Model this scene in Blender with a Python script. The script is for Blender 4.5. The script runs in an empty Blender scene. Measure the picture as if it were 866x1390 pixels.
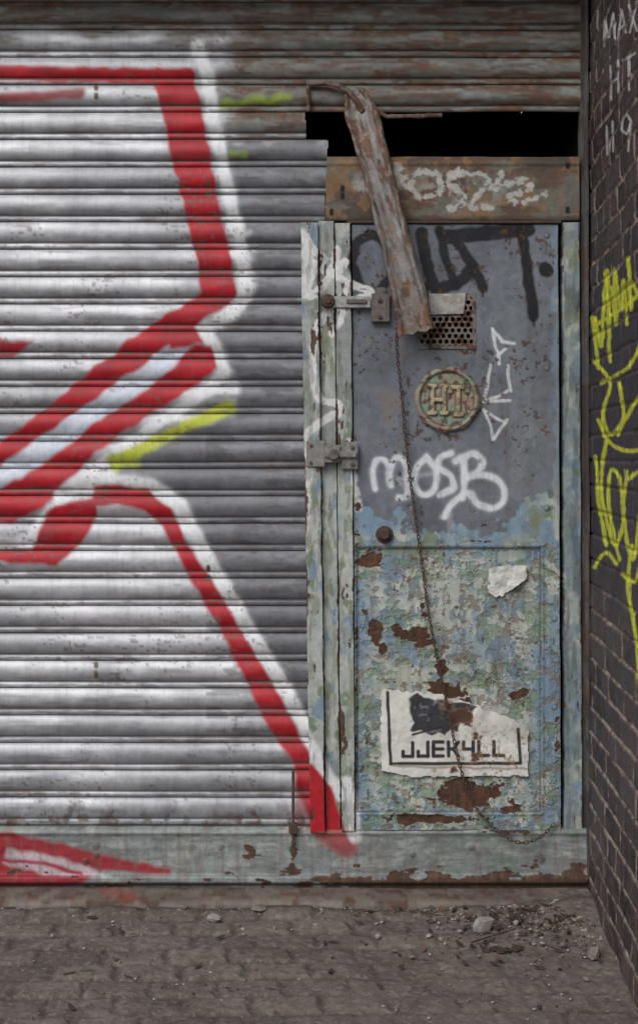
import bpy, bmesh, math, random
import numpy as np
from mathutils import Vector, Matrix
random.seed(7); R=np.random.RandomState(11)
S=440.0; D=4.0; HY=620.0; CX=433.0; ZC=(1215-HY)/S
T=R.rand(256,256).astype(np.float32)
def W(px,py,y=0.0):
    f=(D+y)/D
    return ((px-CX)/S*f, y, ZC+(HY-py)/S*f)
def vn(x,y,s=0):
    x=x+s*17.31+500; y=y+s*9.77+500
    xi=np.floor(x).astype(int); yi=np.floor(y).astype(int)
    fx=x-xi; fy=y-yi; fx=fx*fx*(3-2*fx); fy=fy*fy*(3-2*fy)
    a=T[xi&255,yi&255]; b=T[(xi+1)&255,yi&255]; c=T[xi&255,(yi+1)&255]; d=T[(xi+1)&255,(yi+1)&255]
    return (a*(1-fx)+b*fx)*(1-fy)+(c*(1-fx)+d*fx)*fy
def fbm(x,y,sx,sy=None,o=4,s=0):
    if sy is None: sy=sx
    v=0;a=1;t=0
    c,sn=math.cos(.6),math.sin(.6)
    X=x/sx; Y=y/sy
    for i in range(o):
        v=v+a*vn(X,Y,s+i*3); t+=a; a*=0.55
        if i==0 and abs(sx-sy)<1e-6: X,Y=(X*c-Y*sn),(X*sn+Y*c)
        X=X*2;Y=Y*2
    v=v/t
    return np.clip((v-0.5)*1.7+0.5,0,1)
def sst(a,b,x):
    t=np.clip((x-a)/(b-a),0,1); return t*t*(3-2*t)
def smooth(pts,n=6):
    P=[np.array(p,float) for p in pts]; out=[]
    for i in range(len(P)-1):
        p0=P[max(i-1,0)];p1=P[i];p2=P[i+1];p3=P[min(i+2,len(P)-1)]
        for k in range(n):
            t=k/n
            out.append(0.5*((2*p1)+(-p0+p2)*t+(2*p0-5*p1+4*p2-p3)*t*t+(-p0+3*p1-3*p2+p3)*t**3))
    out.append(P[-1]); return [tuple(o) for o in out]
class Cv:
    def __init__(s,X,Y,base):
        s.sh=X.shape; s.X=X.ravel().astype(np.float32); s.Y=Y.ravel().astype(np.float32); n=s.X.size
        s.C=np.tile(np.array(base,np.float32),(n,1)); s.rust=np.zeros(n,np.float32); s.met=np.zeros(n,np.float32); s.h=np.zeros(n,np.float32); s.crk=np.zeros(n,np.float32)
        s.wx=(vn(s.X/14,s.Y/14,41)-.5)*2; s.wy=(vn(s.X/14,s.Y/14,77)-.5)*2
    def mix(s,a,col,idx=None,met=None):
        if idx is None: idx=slice(None)
        col=np.array(col,np.float32)
        a=np.asarray(a,np.float32)
        s.C[idx]=s.C[idx]*(1-a[:,None])+col*a[:,None]
        if met is not None: s.met[idx]=s.met[idx]*(1-a)+met*a
    def _idx(s,pts,m):
        xs=[p[0] for p in pts]; ys=[p[1] for p in pts]
        return np.nonzero((s.X>min(xs)-m)&(s.X<max(xs)+m)&(s.Y>min(ys)-m)&(s.Y<max(ys)+m))[0]
    def stroke(s,pts,w,col,soft=2,alpha=1,wob=1.5,sm=False,rag=0,met=0,halo=0,rs=4):
        if sm: pts=smooth(pts)
        m=w+soft+6+halo
        idx=s._idx(pts,m)
        if idx.size==0: return
        x=s.X[idx]+s.wx[idx]*wob; y=s.Y[idx]+s.wy[idx]*wob
        d=np.full(idx.size,1e9,np.float32)
        if len(pts)==1: pts=[pts[0],pts[0]]
        for a,b in zip(pts[:-1],pts[1:]):
            dx=b[0]-a[0];dy=b[1]-a[1];L=dx*dx+dy*dy+1e-6
            t=np.clip(((x-a[0])*dx+(y-a[1])*dy)/L,0,1)
            wa=a[2] if len(a)>2 else 0; wb=b[2] if len(b)>2 else 0
            d=np.minimum(d,np.hypot(x-a[0]-t*dx,y-a[1]-t*dy)-(wa*(1-t)+wb*t))
        r=w/2.0
        if rag: r=r-rag*np.clip(fbm(x,y,rs,o=3,s=5)-.35,0,1)*w
        A=sst(-soft/2,soft/2,r-d)*alpha
        if halo: A=np.maximum(A,np.clip(1-(d-r)/halo,0,1)**2*0.3*alpha)
        s.mix(A,col,idx,met)
    def fill(s,pts,col,soft=2,alpha=1,wob=2,sm=False,met=0):
        if sm: pts=smooth(pts+[pts[0]])[:-1]
        idx=s._idx(pts,soft+5)
        if idx.size==0: return
        x=s.X[idx]+s.wx[idx]*wob; y=s.Y[idx]+s.wy[idx]*wob
        d=np.full(idx.size,1e9,np.float32); ins=np.zeros(idx.size,bool)
        for i in range(len(pts)):
            a=pts[i];b=pts[(i+1)%len(pts)]
            dx=b[0]-a[0];dy=b[1]-a[1];L=dx*dx+dy*dy+1e-6
            t=np.clip(((x-a[0])*dx+(y-a[1])*dy)/L,0,1)
            d=np.minimum(d,np.hypot(x-a[0]-t*dx,y-a[1]-t*dy))
            if abs(dy)>1e-6:
                c=((a[1]>y)!=(b[1]>y))&(x<dx*(y-a[1])/dy+a[0]); ins^=c
        sd=np.where(ins,d,-d)
        s.mix(sst(-soft/2,soft/2,sd)*alpha,col,idx,met)
    def blobs(s,L):
        f=np.zeros(s.X.size,np.float32)
        for (x,y,rx,ry,a) in L:
            f=np.maximum(f,a*np.exp(-(((s.X-x)/rx)**2+((s.Y-y)/ry)**2)))
        return f
    def f(s,sx,sy=None,o=4,k=0): return fbm(s.X,s.Y,sx,sy,o,k)
    def rustify(s,m,col1=(.125,.06,.036),col2=(.055,.031,.023),depth=1.2):
        n=s.f(9,k=61)[:,None]
        c=np.array(col1)*n+np.array(col2)*(1-n)
        s.mix(m,c); s.rust=np.maximum(s.rust,m); s.met*= (1-m); s.h-=depth*m; s.crk*=(1-m)
# ---------- mesh helpers
def link(o,parent=None):
    bpy.context.scene.collection.objects.link(o)
    if parent: o.parent=parent
    return o
def empty(n):
    o=bpy.data.objects.new(n,None); o.empty_display_size=.1; return link(o)
def gridmesh(name,X,Y,Z,cv_attrs,mat,keep=None,parent=None,smooth_=True,flip=False):
    nr,nc=X.shape
    V=np.stack([X.ravel(),Y.ravel(),Z.ravel()],1).astype(np.float32)
    I=np.arange(nr*nc).reshape(nr,nc)
    q=np.stack([I[:-1,:-1],I[1:,:-1],I[1:,1:],I[:-1,1:]],-1)
    if flip: q=q[...,::-1]
    q=q.reshape(-1,4)
    if keep is not None: q=q[keep.ravel()]
    used=np.zeros(nr*nc,bool); used[q.ravel()]=True
    rm=np.cumsum(used)-1; q=rm[q]; V=V[used]
    me=bpy.data.meshes.new(name)
    me.vertices.add(len(V)); me.vertices.foreach_set('co',V.ravel())
    me.loops.add(q.size); me.loops.foreach_set('vertex_index',q.ravel().astype(np.int32))
    me.polygons.add(len(q)); me.polygons.foreach_set('loop_start',np.arange(0,q.size,4,dtype=np.int32))
    me.polygons.foreach_set('loop_total',np.full(len(q),4,np.int32))
    me.update(calc_edges=True)
    me.polygons.foreach_set('use_smooth',np.full(len(q),smooth_,bool))
    C,rust,met=cv_attrs[:3]
    a=me.color_attributes.new('Col','FLOAT_COLOR','POINT')
    cc=np.concatenate([np.clip(C,0,1),np.ones((len(C),1))],1)[used].astype(np.float32); a.data.foreach_set('color',cc.ravel())
    L=[('rust',rust),('met',met)]
    if len(cv_attrs)>3: L.append(('crk',cv_attrs[3]))
    for nm,arr in L:
        t=me.attributes.new(nm,'FLOAT','POINT'); t.data.foreach_set('value',arr[used].astype(np.float32))
    me.materials.append(mat)
    return link(bpy.data.objects.new(name,me),parent)
def plate(name,xt0,xb0,xt1,xb1,y0,y1,depth,thick,step,base,paint,mat,keep=None,parent=None,rough=.6):
    nr=max(3,int((y1-y0)/step)+1); nc=max(3,int((max(xt1,xb1)-min(xt0,xb0))/step)+1)
    v=np.linspace(0,1,nr)[:,None]; u=np.linspace(0,1,nc)[None,:]
    l=xt0+(xb0-xt0)*v; r=xt1+(xb1-xt1)*v
    X=l+(r-l)*u; Y=y0+(y1-y0)*v+0*u
    X=X+(vn(Y/30,X/30,3)-.5)*rough*2; Y=Y+(vn(X/30,Y/30,8)-.5)*rough*2
    cv=Cv(X,Y,base); paint(cv)
    dp=depth-cv.h.reshape(X.shape)*0.001
    P=lambda A:np.pad(A,1,mode='edge')
    Xp,Yp,Dp=P(X),P(Y),P(dp)
    fx,fy,fz=W(Xp,Yp,Dp)
    fy=fy.copy(); fy[0,:]=fy[-1,:]=depth+thick; fy[:,0]=fy[:,-1]=depth+thick
    idx=P(np.arange(X.size).reshape(X.shape)).ravel()
    K=None
    if keep is not None:
        K=keep((Xp[:-1,:-1]+Xp[1:,1:])/2,(Yp[:-1,:-1]+Yp[1:,1:])/2)
    return gridmesh(name,fx,fy,fz,(cv.C[idx],cv.rust[idx],cv.met[idx],cv.crk[idx]),mat,K,parent)
# ---------- materials
def pmat(name,rough=.5,bump=.3,scale=300,var=.3,crack=0,attr=True,col=(.1,.1,.1),metal=0,vscale=45,bdist=.0012,spec=.5):
    m=bpy.data.materials.new(name); m.use_nodes=True; nt=m.node_tree; N=nt.nodes; L=nt.links
    b=N['Principled BSDF']; tc=N.new('ShaderNodeTexCoord')
    n1=N.new('ShaderNodeTexNoise'); n1.inputs['Scale'].default_value=vscale; n1.inputs['Detail'].default_value=5; n1.inputs['Roughness'].default_value=.7
    n2=N.new('ShaderNodeTexNoise'); n2.inputs['Scale'].default_value=scale; n2.inputs['Detail'].default_value=3
    L.new(tc.outputs['Object'],n1.inputs['Vector']); L.new(tc.outputs['Object'],n2.inputs['Vector'])
    mr=N.new('ShaderNodeMapRange'); mr.inputs['From Min'].default_value=.3; mr.inputs['From Max'].default_value=.7
    mr.inputs['To Min'].default_value=1-var; mr.inputs['To Max'].default_value=1+var*.7
    L.new(n1.outputs['Fac'],mr.inputs['Value'])
    mul=N.new('ShaderNodeVectorMath'); mul.operation='SCALE'
    if attr:
        at=N.new('ShaderNodeAttribute'); at.attribute_name='Col'; L.new(at.outputs['Color'],mul.inputs[0])
        ru=N.new('ShaderNodeAttribute'); ru.attribute_name='rust'
        me_=N.new('ShaderNodeAttribute'); me_.attribute_name='met'; L.new(me_.outputs['Fac'],b.inputs['Metallic'])
    else:
        mul.inputs[0].default_value=col; b.inputs['Metallic'].default_value=metal
    L.new(mr.outputs['Result'],mul.inputs['Scale'])
    colout=mul.outputs[0]
    hgt=n2.outputs['Fac']
    if crack:
        vo=N.new('ShaderNodeTexVoronoi'); vo.feature='DISTANCE_TO_EDGE'; vo.inputs['Scale'].default_value=crack
        wn=N.new('ShaderNodeTexNoise'); wn.inputs['Scale'].default_value=38; wn.inputs['Detail'].default_value=3
        L.new(tc.outputs['Object'],wn.inputs['Vector'])
        ad=N.new('ShaderNodeVectorMath'); ad.operation='MULTIPLY_ADD'; ad.inputs[1].default_value=(.045,.045,.045)
        L.new(wn.outputs['Color'],ad.inputs[0]); L.new(tc.outputs['Object'],ad.inputs[2])
        sc_=N.new('ShaderNodeVectorMath'); sc_.operation='MULTIPLY'; sc_.inputs[1].default_value=(1.25,1,.8)
        L.new(ad.outputs[0],sc_.inputs[0]); L.new(sc_.outputs[0],vo.inputs['Vector'])
        c1=N.new('ShaderNodeMapRange'); c1.inputs['From Min'].default_value=.0; c1.inputs['From Max'].default_value=.06
        L.new(vo.outputs['Distance'],c1.inputs['Value'])
        ck=N.new('ShaderNodeAttribute'); ck.attribute_name='crk'
        nm=N.new('ShaderNodeTexNoise'); nm.inputs['Scale'].default_value=12; nm.inputs['Detail'].default_value=3; L.new(tc.outputs['Object'],nm.inputs['Vector'])
        cm=N.new('ShaderNodeMapRange'); cm.inputs['From Min'].default_value=.5; cm.inputs['From Max'].default_value=.64; L.new(nm.outputs['Fac'],cm.inputs['Value'])
        pm=N.new('ShaderNodeMath'); pm.operation='MULTIPLY'; L.new(cm.outputs[0],pm.inputs[0]); L.new(ck.outputs['Fac'],pm.inputs[1])
        iv=N.new('ShaderNodeMath'); iv.operation='SUBTRACT'; iv.inputs[0].default_value=1; L.new(c1.outputs[0],iv.inputs[1])
        mx=N.new('ShaderNodeMath'); mx.operation='MULTIPLY'; L.new(iv.outputs[0],mx.inputs[0]); L.new(pm.outputs[0],mx.inputs[1])
        m8=N.new('ShaderNodeMath'); m8.operation='MULTIPLY'; m8.inputs[1].default_value=.75; L.new(mx.outputs[0],m8.inputs[0])
        mc=N.new('ShaderNodeMix'); mc.data_type='RGBA'; mc.inputs['B'].default_value=(.07,.055,.045,1)
        L.new(m8.outputs[0],mc.inputs['Factor']); L.new(colout,mc.inputs['A']); colout=mc.outputs['Result']
        sm=N.new('ShaderNodeMath'); sm.operation='MULTIPLY_ADD'; sm.inputs[1].default_value=-1.3
        L.new(mx.outputs[0],sm.inputs[0]); L.new(n2.outputs['Fac'],sm.inputs[2]); hgt=sm.outputs[0]
    L.new(colout,b.inputs['Base Color'])
    rm=N.new('ShaderNodeMapRange'); rm.inputs['To Min'].default_value=max(0,rough-.12); rm.inputs['To Max'].default_value=min(1,rough+.15)
    L.new(n1.outputs['Fac'],rm.inputs['Value'])
    if attr:
        rr=N.new('ShaderNodeMath'); rr.operation='MULTIPLY_ADD'; rr.inputs[1].default_value=.4; rr.use_clamp=True
        L.new(ru.outputs['Fac'],rr.inputs[0]); L.new(rm.outputs[0],rr.inputs[2]); L.new(rr.outputs[0],b.inputs['Roughness'])
    else: L.new(rm.outputs[0],b.inputs['Roughness'])
    b.inputs['Specular IOR Level'].default_value=spec
    bp=N.new('ShaderNodeBump'); bp.inputs['Strength'].default_value=bump; bp.inputs['Distance'].default_value=bdist
    L.new(hgt,bp.inputs['Height']); L.new(bp.outputs[0],b.inputs['Normal'])
    return m
M_sh=pmat('shutter_paint',.5,.4,230,.2,vscale=30,spec=.4)
M_door=pmat('door_paint',.55,.6,220,.22,spec=.35)
M_crk=pmat('cracked_door_paint',.55,.6,200,.18,crack=36,bdist=.0018,spec=.28)
M_rust=pmat('rusty_metal',.75,.8,260,.5,attr=False,col=(.095,.06,.043),metal=.2)
M_rustv=pmat('rusty_painted_metal',.6,.8,240,.3)
M_steel=pmat('dull_steel',.55,.6,300,.4,attr=False,col=(.26,.25,.235),metal=.4)
M_brick=pmat('painted_brick',.5,1,150,.3,bdist=.003)
M_ground=pmat('dirty_setts',.9,.8,190,.28,bdist=.003,vscale=40,spec=.25)
M_dark=pmat('dark_interior',.9,.3,50,.3,attr=False,col=(.012,.011,.011))
M_paper=pmat('paper',.7,.3,200,.1)
M_stone=pmat('stone',.9,.8,200,.35,attr=False,col=(.19,.16,.135),spec=.2)
M_leaf=pmat('litter',.8,.5,200,.4,attr=False,col=(.05,.034,.024))
M_bt=pmat('soot_brick',.8,.8,100,.4,attr=False,col=(.06,.045,.04))
WHT=(.76,.77,.79); RED=(.42,.012,.022); YG=(.5,.55,.055); SIL=(.57,.575,.60); GREY=(.15,.155,.175)
PITCH=37.2
# ---------- roller shutter
def shutter():
    t=np.array([0,.035,.08,.15,.23,.31,.39,.47,.55,.63,.69,.73,.755,.78,.82,.87,.92,.96,.985])
    def prof(t):
        m=np.where(t<.755,13.5*np.sin(np.pi*np.clip(t/.755,0,1))**.7,0)
        b=np.where(t>=.755,6*np.sin(np.pi*np.clip((t-.755)/.245,0,1))**.7,0)
        return m+b-1.5
    ys=[];hs=[];sl=[]
    for k in range(30,-1,-1):
        top=1120-PITCH*(k+1)
        ys+=list(top+t*PITCH); hs+=list(prof(t)); sl+=[k]*len(t)
    ys+=[1120,1130];hs+=[-1,-1];sl+=[0,0]
    ys=np.array(ys);hs=np.array(hs);sl=np.array(sl)
    xs=np.concatenate([np.linspace(-640,-30,80)[:-1],np.arange(-30,795,1.5),[795]])
    X=np.tile(xs,(len(ys),1)).astype(np.float32); Y=np.repeat(ys[:,None],len(xs),1).astype(np.float32)
    H=np.repeat(hs[:,None],len(xs),1); K=np.repeat(sl[:,None],len(xs),1)
    off=(vn(X/160.,K*3.1,5)-.5)*3.0*(.4+sst(300,790,X))
    Yd=Y+off
    cv=Cv(X,Yd,SIL); x=cv.X;y=cv.Y;k=K.ravel(); ph=1-((1120-Y.ravel())/PITCH)%1
    n=cv.f(60,30,k=2); n2=cv.f(90,7,k=4)
    slr=T[(k*7)%256,3]
    cv.C*= (0.76+.36*n+.22*(slr-.5))[:,None]
    cv.met[:]=.38
    st=sst(.52,.78,n2)*.55*sst(.2,.6,n)
    cv.mix(st,(.23,.235,.255))
    cl=sst(.45,.75,cv.f(130,70,k=6))*.45
    cl=np.maximum(cl,sst(930,1080,y)*sst(.3,.6,cv.f(90,25,k=7))*.5)
    cl=np.maximum(cl,sst(300,180,y)*sst(.35,.6,cv.f(120,30,k=8))*.35)
    cv.mix(cl,(.25,.26,.285))
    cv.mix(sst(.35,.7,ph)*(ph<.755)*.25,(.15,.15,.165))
    g=[(300,196),(450,190),(452,305),(420,305),(425,1040),(395,960),(340,850),(275,735),(235,672),(150,650),(200,600),(318,560),(322,510),(290,455),(345,400),(333,300)]
    cv.fill(g,GREY,soft=14,alpha=.92,wob=8,met=.12)
    n3=cv.f(70,9,k=14)
    gm=sst(.5,.75,n3)*sst(290,330,x)*(x<460)*(y>180)*(y<800)*.35
    cv.mix(gm,(.3,.31,.34))
    cv.mix(sst(.6,.75,cv.f(40,7,k=15))*(x>280)*(x<460)*(y>180)*(y<1000)*.5,(.07,.07,.08))
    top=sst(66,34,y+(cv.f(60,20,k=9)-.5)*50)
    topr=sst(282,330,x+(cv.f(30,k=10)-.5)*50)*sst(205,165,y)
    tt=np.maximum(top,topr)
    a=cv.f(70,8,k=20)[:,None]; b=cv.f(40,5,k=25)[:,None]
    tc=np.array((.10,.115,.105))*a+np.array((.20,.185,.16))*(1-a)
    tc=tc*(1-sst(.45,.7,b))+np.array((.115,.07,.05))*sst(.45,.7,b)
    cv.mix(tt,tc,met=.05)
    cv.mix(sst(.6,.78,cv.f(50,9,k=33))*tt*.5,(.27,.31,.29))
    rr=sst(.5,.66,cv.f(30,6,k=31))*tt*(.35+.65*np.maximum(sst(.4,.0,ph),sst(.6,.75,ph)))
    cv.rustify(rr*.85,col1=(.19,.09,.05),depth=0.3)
    cv.stroke([(0,640),(120,560),(250,470)],60,WHT,soft=40,alpha=.25,met=.1)
    cv.fill([(0,745),(60,748),(130,700),(240,700),(262,760),(300,830),(250,900),(80,830),(0,800)],(.65,.65,.68),soft=60,alpha=.35,met=.3)
    w=dict(soft=9,met=0,halo=8)
    cv.stroke([(268,62),(282,100),(288,150),(303,225),(318,300),(330,360),(333,398),(318,424),(285,440),(268,447)],18,WHT,**w)
    cv.stroke([(268,65),(255,90),(150,84),(0,80)],9,WHT,soft=12,alpha=.35)
    cv.stroke([(268,447),(292,470),(306,505),(285,527),(225,568),(165,610),(120,645),(88,672),(75,690)],16,WHT,**w)
    cv.stroke([(75,680),(95,662),(150,655),(205,660),(243,686),(268,735),(300,790),(345,868),(385,935),(420,1000),(462,1075),(490,1128)],22,WHT,**w)
    cv.stroke([(0,735),(28,738),(48,728),(60,708),(75,690)],20,WHT,sm=True,**w)
    cv.stroke([(0,652),(40,625),(140,550),(240,483)],34,(.58,.63,.72),soft=14,alpha=.9)
    cv.stroke([(160,628,4),(200,606,1),(250,580,0),(310,554,3)],14,YG,soft=8,halo=8)
    cv.stroke([(152,622),(185,630)],14,(.42,.47,.05),soft=10,alpha=.8)
    cv.stroke([(300,141),(345,139),(392,133)],11,(.3,.42,.05),soft=9,alpha=.85,wob=5)
    cv.stroke([(315,211),(332,212)],9,(.3,.4,.08),soft=8,alpha=.7,wob=4)
    r=dict(soft=6,met=0,halo=5)
    cv.stroke([(-60,97),(60,100),(180,103),(256,104)],21,RED,**r)
    cv.stroke([(-60,135),(40,132),(110,127)],14,(.26,.018,.022),soft=9,alpha=.9)
    cv.fill([(210,118),(215,92),(260,95),(270,130),(284,200),(295,262),(307,325),(318,376),(322,402),(310,415),(278,432),(240,462),(185,500),(130,540),(60,590),(0,634),(-60,675),(-60,640),(0,603),(70,548),(140,492),(195,447),(245,418),(272,397),(268,360),(255,300),(240,240),(226,180)],RED,soft=6,wob=3)
    cv.fill([(-60,700),(0,665),(60,628),(150,560),(215,515),(262,468),(284,468),(298,500),(282,512),(220,552),(150,600),(105,640),(75,668),(62,690),(20,708),(-60,722)],RED,soft=7,wob=3)
    cv.fill([(225,440),(262,430),(275,466),(230,475)],RED,soft=8,wob=3)
    cv.stroke([(-40,672),(0,650),(60,608),(140,553),(238,482)],7,(.66,.7,.8),soft=7)
    cv.stroke([(20,645),(90,600),(170,540)],5,(.53,.58,.7),soft=8,alpha=.6)
    cv.fill([(-60,456),(46,465),(20,485),(-60,500)],(.33,.015,.022),soft=9)
    cv.fill([(126,660),(160,658),(200,664),(232,690),(256,740),(290,790),(335,868),(372,930),(408,1000),(440,1060),(468,1135),(400,1135),(400,1040),(365,990),(330,915),(290,840),(255,780),(222,715),(195,692),(160,684),(128,688)],RED,soft=7,wob=2)
    cv.fill([(62,700),(75,686),(130,676),(132,700),(112,738),(75,768),(20,764),(-60,758),(-60,742),(0,745),(45,746)],RED,soft=7,wob=2)
    redm=(cv.C[:,0]>.25)&(cv.C[:,1]<.1)
    cv.C[redm]*=(.74+.5*cv.f(40,12,k=40)[redm])[:,None]
    cv.fill([(395,1060),(430,1128),(360,1128)],(.55,.55,.58),soft=10,alpha=.5)
    gr=np.exp(-((ph-.765)/.03)**2)*.9+np.exp(-((ph-.99)/.025)**2)*.9+np.exp(-(ph/.02)**2)*.6
    cv.mix(np.clip(gr,0,.9),(.024,.022,.022))
    dn=sst(.45,.8,cv.f(24,5,k=44))
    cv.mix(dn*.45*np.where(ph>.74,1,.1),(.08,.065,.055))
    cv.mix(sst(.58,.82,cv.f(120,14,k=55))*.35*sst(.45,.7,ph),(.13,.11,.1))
    cv.mix(sst(.6,.85,cv.f(5,60,k=57))*.12,(.12,.11,.1))
    ch=sst(.74,.79,cv.f(8,3,k=58))*sst(.5,.72,cv.f(70,k=59)); cv.mix(ch*.6,(.15,.115,.1))
    cv.rustify(sst(1085,1125,y+(cv.f(20,k=66)-.5)*40)*sst(.5,.7,cv.f(14,k=67))*.8,depth=.3)
    for (qx,qy) in [(131,118),(131,131),(283,250),(283,264),(283,772),(283,786),(131,903),(131,916)]:
        cv.stroke([(qx,qy-2),(qx,qy+2)],6,(.12,.085,.06),soft=2,wob=0)
    dent=(cv.f(120,60,k=70).reshape(X.shape)-.5)*6
    yy=-(H+dent)*.001
    yy=yy+0.006*sst(430,790,X)*(Yd<160)
    fx,fy,fz=W(X,Yd,yy)
    cxm=(X[:-1,:-1]+X[1:,1:])/2; cym=(Y[:-1,:-1]+Y[1:,1:])/2
    e=2.5*(vn(cym/9,cym*0,3)-.5)
    keep=(cym<153)|((cym<190.1)&(cxm<415+e))|((cym<265)&(cxm<444+e))|((cym<301)&(cxm<441+e))|((cym>=190)&(cxm<432))
    keep&=~((cym<190.1)&(cym>=153)&(cxm>=415+e))
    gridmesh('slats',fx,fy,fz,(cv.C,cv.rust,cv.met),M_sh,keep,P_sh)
P_sh=empty('roller_shutter'); shutter()
# ---------- box helper
def boxes(name,L,mat,parent=None,bev=.002):
    bm=bmesh.new()
    for (x0,x1,y0,y1,z0,z1,*rot) in L:
        r=bmesh.ops.create_cube(bm,size=1)
        for v in r['verts']:
            v.co=Vector(((x0+x1)/2+v.co.x*(x1-x0),(y0+y1)/2+v.co.y*(y1-y0),(z0+z1)/2+v.co.z*(z1-z0)))
        if rot:
            c=Vector(((x0+x1)/2,(y0+y1)/2,(z0+z1)/2))
            bmesh.ops.rotate(bm,verts=r['verts'],cent=c,matrix=Matrix.Rotation(rot[0],3,'Y'))
    if bev: bmesh.ops.bevel(bm,geom=bm.edges[:],offset=bev,segments=2,affect='EDGES')
    me=bpy.data.meshes.new(name); bm.to_mesh(me); bm.free(); me.materials.append(mat)
    return link(bpy.data.objects.new(name,me),parent)
def pbox(px0,px1,py0,py1,d0,d1,rot=None):
    x0,_,z1=W(px0,py0,d0); x1,_,z0=W(px1,py1,d0)
    t=(x0,x1,d0,d1,z0,z1)
    return t+((rot,) if rot else ())
# ---------- door graffiti
BLK=(.012,.012,.015)
def graf(cv):
    b=dict(soft=4,rag=.1,alpha=.97,rs=7)
    cv.stroke([(504,318),(484,330),(477,358),(490,392),(512,398),(529,376),(531,345),(516,322),(500,318)],14,BLK,**b)
    cv.stroke([(540,312),(546,350),(552,392),(575,390)],17,BLK,**b)
    cv.stroke([(572,316),(578,352),(590,392),(618,386),(640,366)],17,BLK,**b)
    cv.stroke([(596,312),(604,350),(618,388)],12,BLK,**b)
    cv.stroke([(622,332),(640,358),(656,390)],15,BLK,**b)
    cv.stroke([(606,322),(640,319),(680,314),(716,312)],21,BLK,**b)
    cv.stroke([(706,312),(713,350),(720,398),(724,430)],16,BLK,**b)
    cv.stroke([(740,366),(741,367)],21,BLK,**b)
    for dx_,y0_,y1_ in ((655,388,402),(723,428,442),(550,392,410),(498,396,408)): cv.stroke([(dx_,y0_),(dx_+1,y1_)],3,BLK,**b)
    w=dict(soft=3,rag=.3,alpha=.95,rs=5)
    wh=(.7,.7,.7)
    cv.stroke([(410,316),(424,338),(440,352),(422,372),(416,400),(434,392),(452,366),(458,340)],14,wh,sm=True,**w)
    cv.stroke([(412,345),(430,360),(455,372),(468,356)],12,wh,sm=True,**w)
    cv.stroke([(412,318),(416,360),(412,400)],12,wh,soft=6,rag=.5,alpha=.8,rs=9)
    cv.stroke([(452,372),(480,388),(503,398),(470,412),(440,430),(430,452),(424,478),(426,510),(434,540),(458,548),(462,560),(436,572),(414,592)],12,wh,sm=True,**w)
    cv.stroke([(468,395),(464,430),(450,452)],10,wh,sm=True,**w)
    cv.stroke([(414,600),(420,640),(418,700)],9,wh,soft=6,rag=.6,alpha=.8,rs=9)
    cv.stroke([(474,600),(480,640),(486,690)],10,wh,soft=5,rag=.7,alpha=.85,rs=9)
    m=dict(soft=2,rag=.25,alpha=.88); g=(.64,.68,.7)
    for p in [[(668,446),(673,470),(678,494)],[(668,447),(682,464),(697,466)],[(674,482),(686,474)],
              [(690,496),(688,512),(692,530)],[(665,496),(662,520),(656,545)],[(656,545),(676,538),(690,528)],[(656,545),(692,544)],
              [(656,556),(664,575),(669,597)],[(669,597),(680,580),(688,570)],[(656,556),(672,566),(686,574)]]:
        cv.stroke(p,4.6,g,**m)
    s=dict(soft=5,alpha=.93,halo=5,sm=True); q=(.72,.75,.82)
    cv.stroke([(510,664),(506,640),(514,624),(526,632),(530,660)],8,q,**s)
    cv.stroke([(528,640),(538,622),(550,630),(553,672),(540,676)],8,q,**s)
    cv.stroke([(578,620),(566,634),(562,656),(574,672),(590,664),(592,640),(580,622)],9,q,**s)
    cv.stroke([(612,616),(598,622),(596,636),(612,646),(614,662),(598,672)],9,q,**s)
    cv.stroke([(628,622),(630,650),(628,676)],9,q,**s)
    cv.stroke([(618,626),(640,616),(654,626),(648,642),(632,648),(660,646),(680,658),(683,678),(668,690),(648,684),(634,668),(612,684),(602,702)],9,q,**s)
    cv.stroke([(560,676),(540,650),(600,640)],4,q,soft=8,alpha=.35)
    cv.stroke([(610,700),(613,735)],10,(.5,.52,.56),soft=8,alpha=.4)
    cv.stroke([(405,985),(440,1045),(462,1078)],18,WHT,soft=8,alpha=.9)
    cv.fill([(395,1010),(425,1040),(448,1068),(470,1132),(400,1132)],RED,soft=6)
    cv.stroke([(470,1062),(478,1090),(482,1128)],17,WHT,soft=10,alpha=.9,rag=.2)
TEAL=(.30,.355,.34); PALE=(.49,.51,.465); BLUE=(.21,.29,.37); GRN=(.21,.255,.18)
def layers(cv,k=0,b=.5):
    a=cv.f(45,60,k=k+1)[:,None]; c=cv.f(30,k=k+5)[:,None]; d=cv.f(18,26,k=k+9)[:,None]
    col=np.array(TEAL)*(1-a)+np.array(PALE)*a
    m=sst(.58,.78,c); col=col*(1-m)+np.array(BLUE)*m
    m=sst(.66,.74,d); col=col*(1-m)+np.array(GRN)*m
    return col
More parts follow.
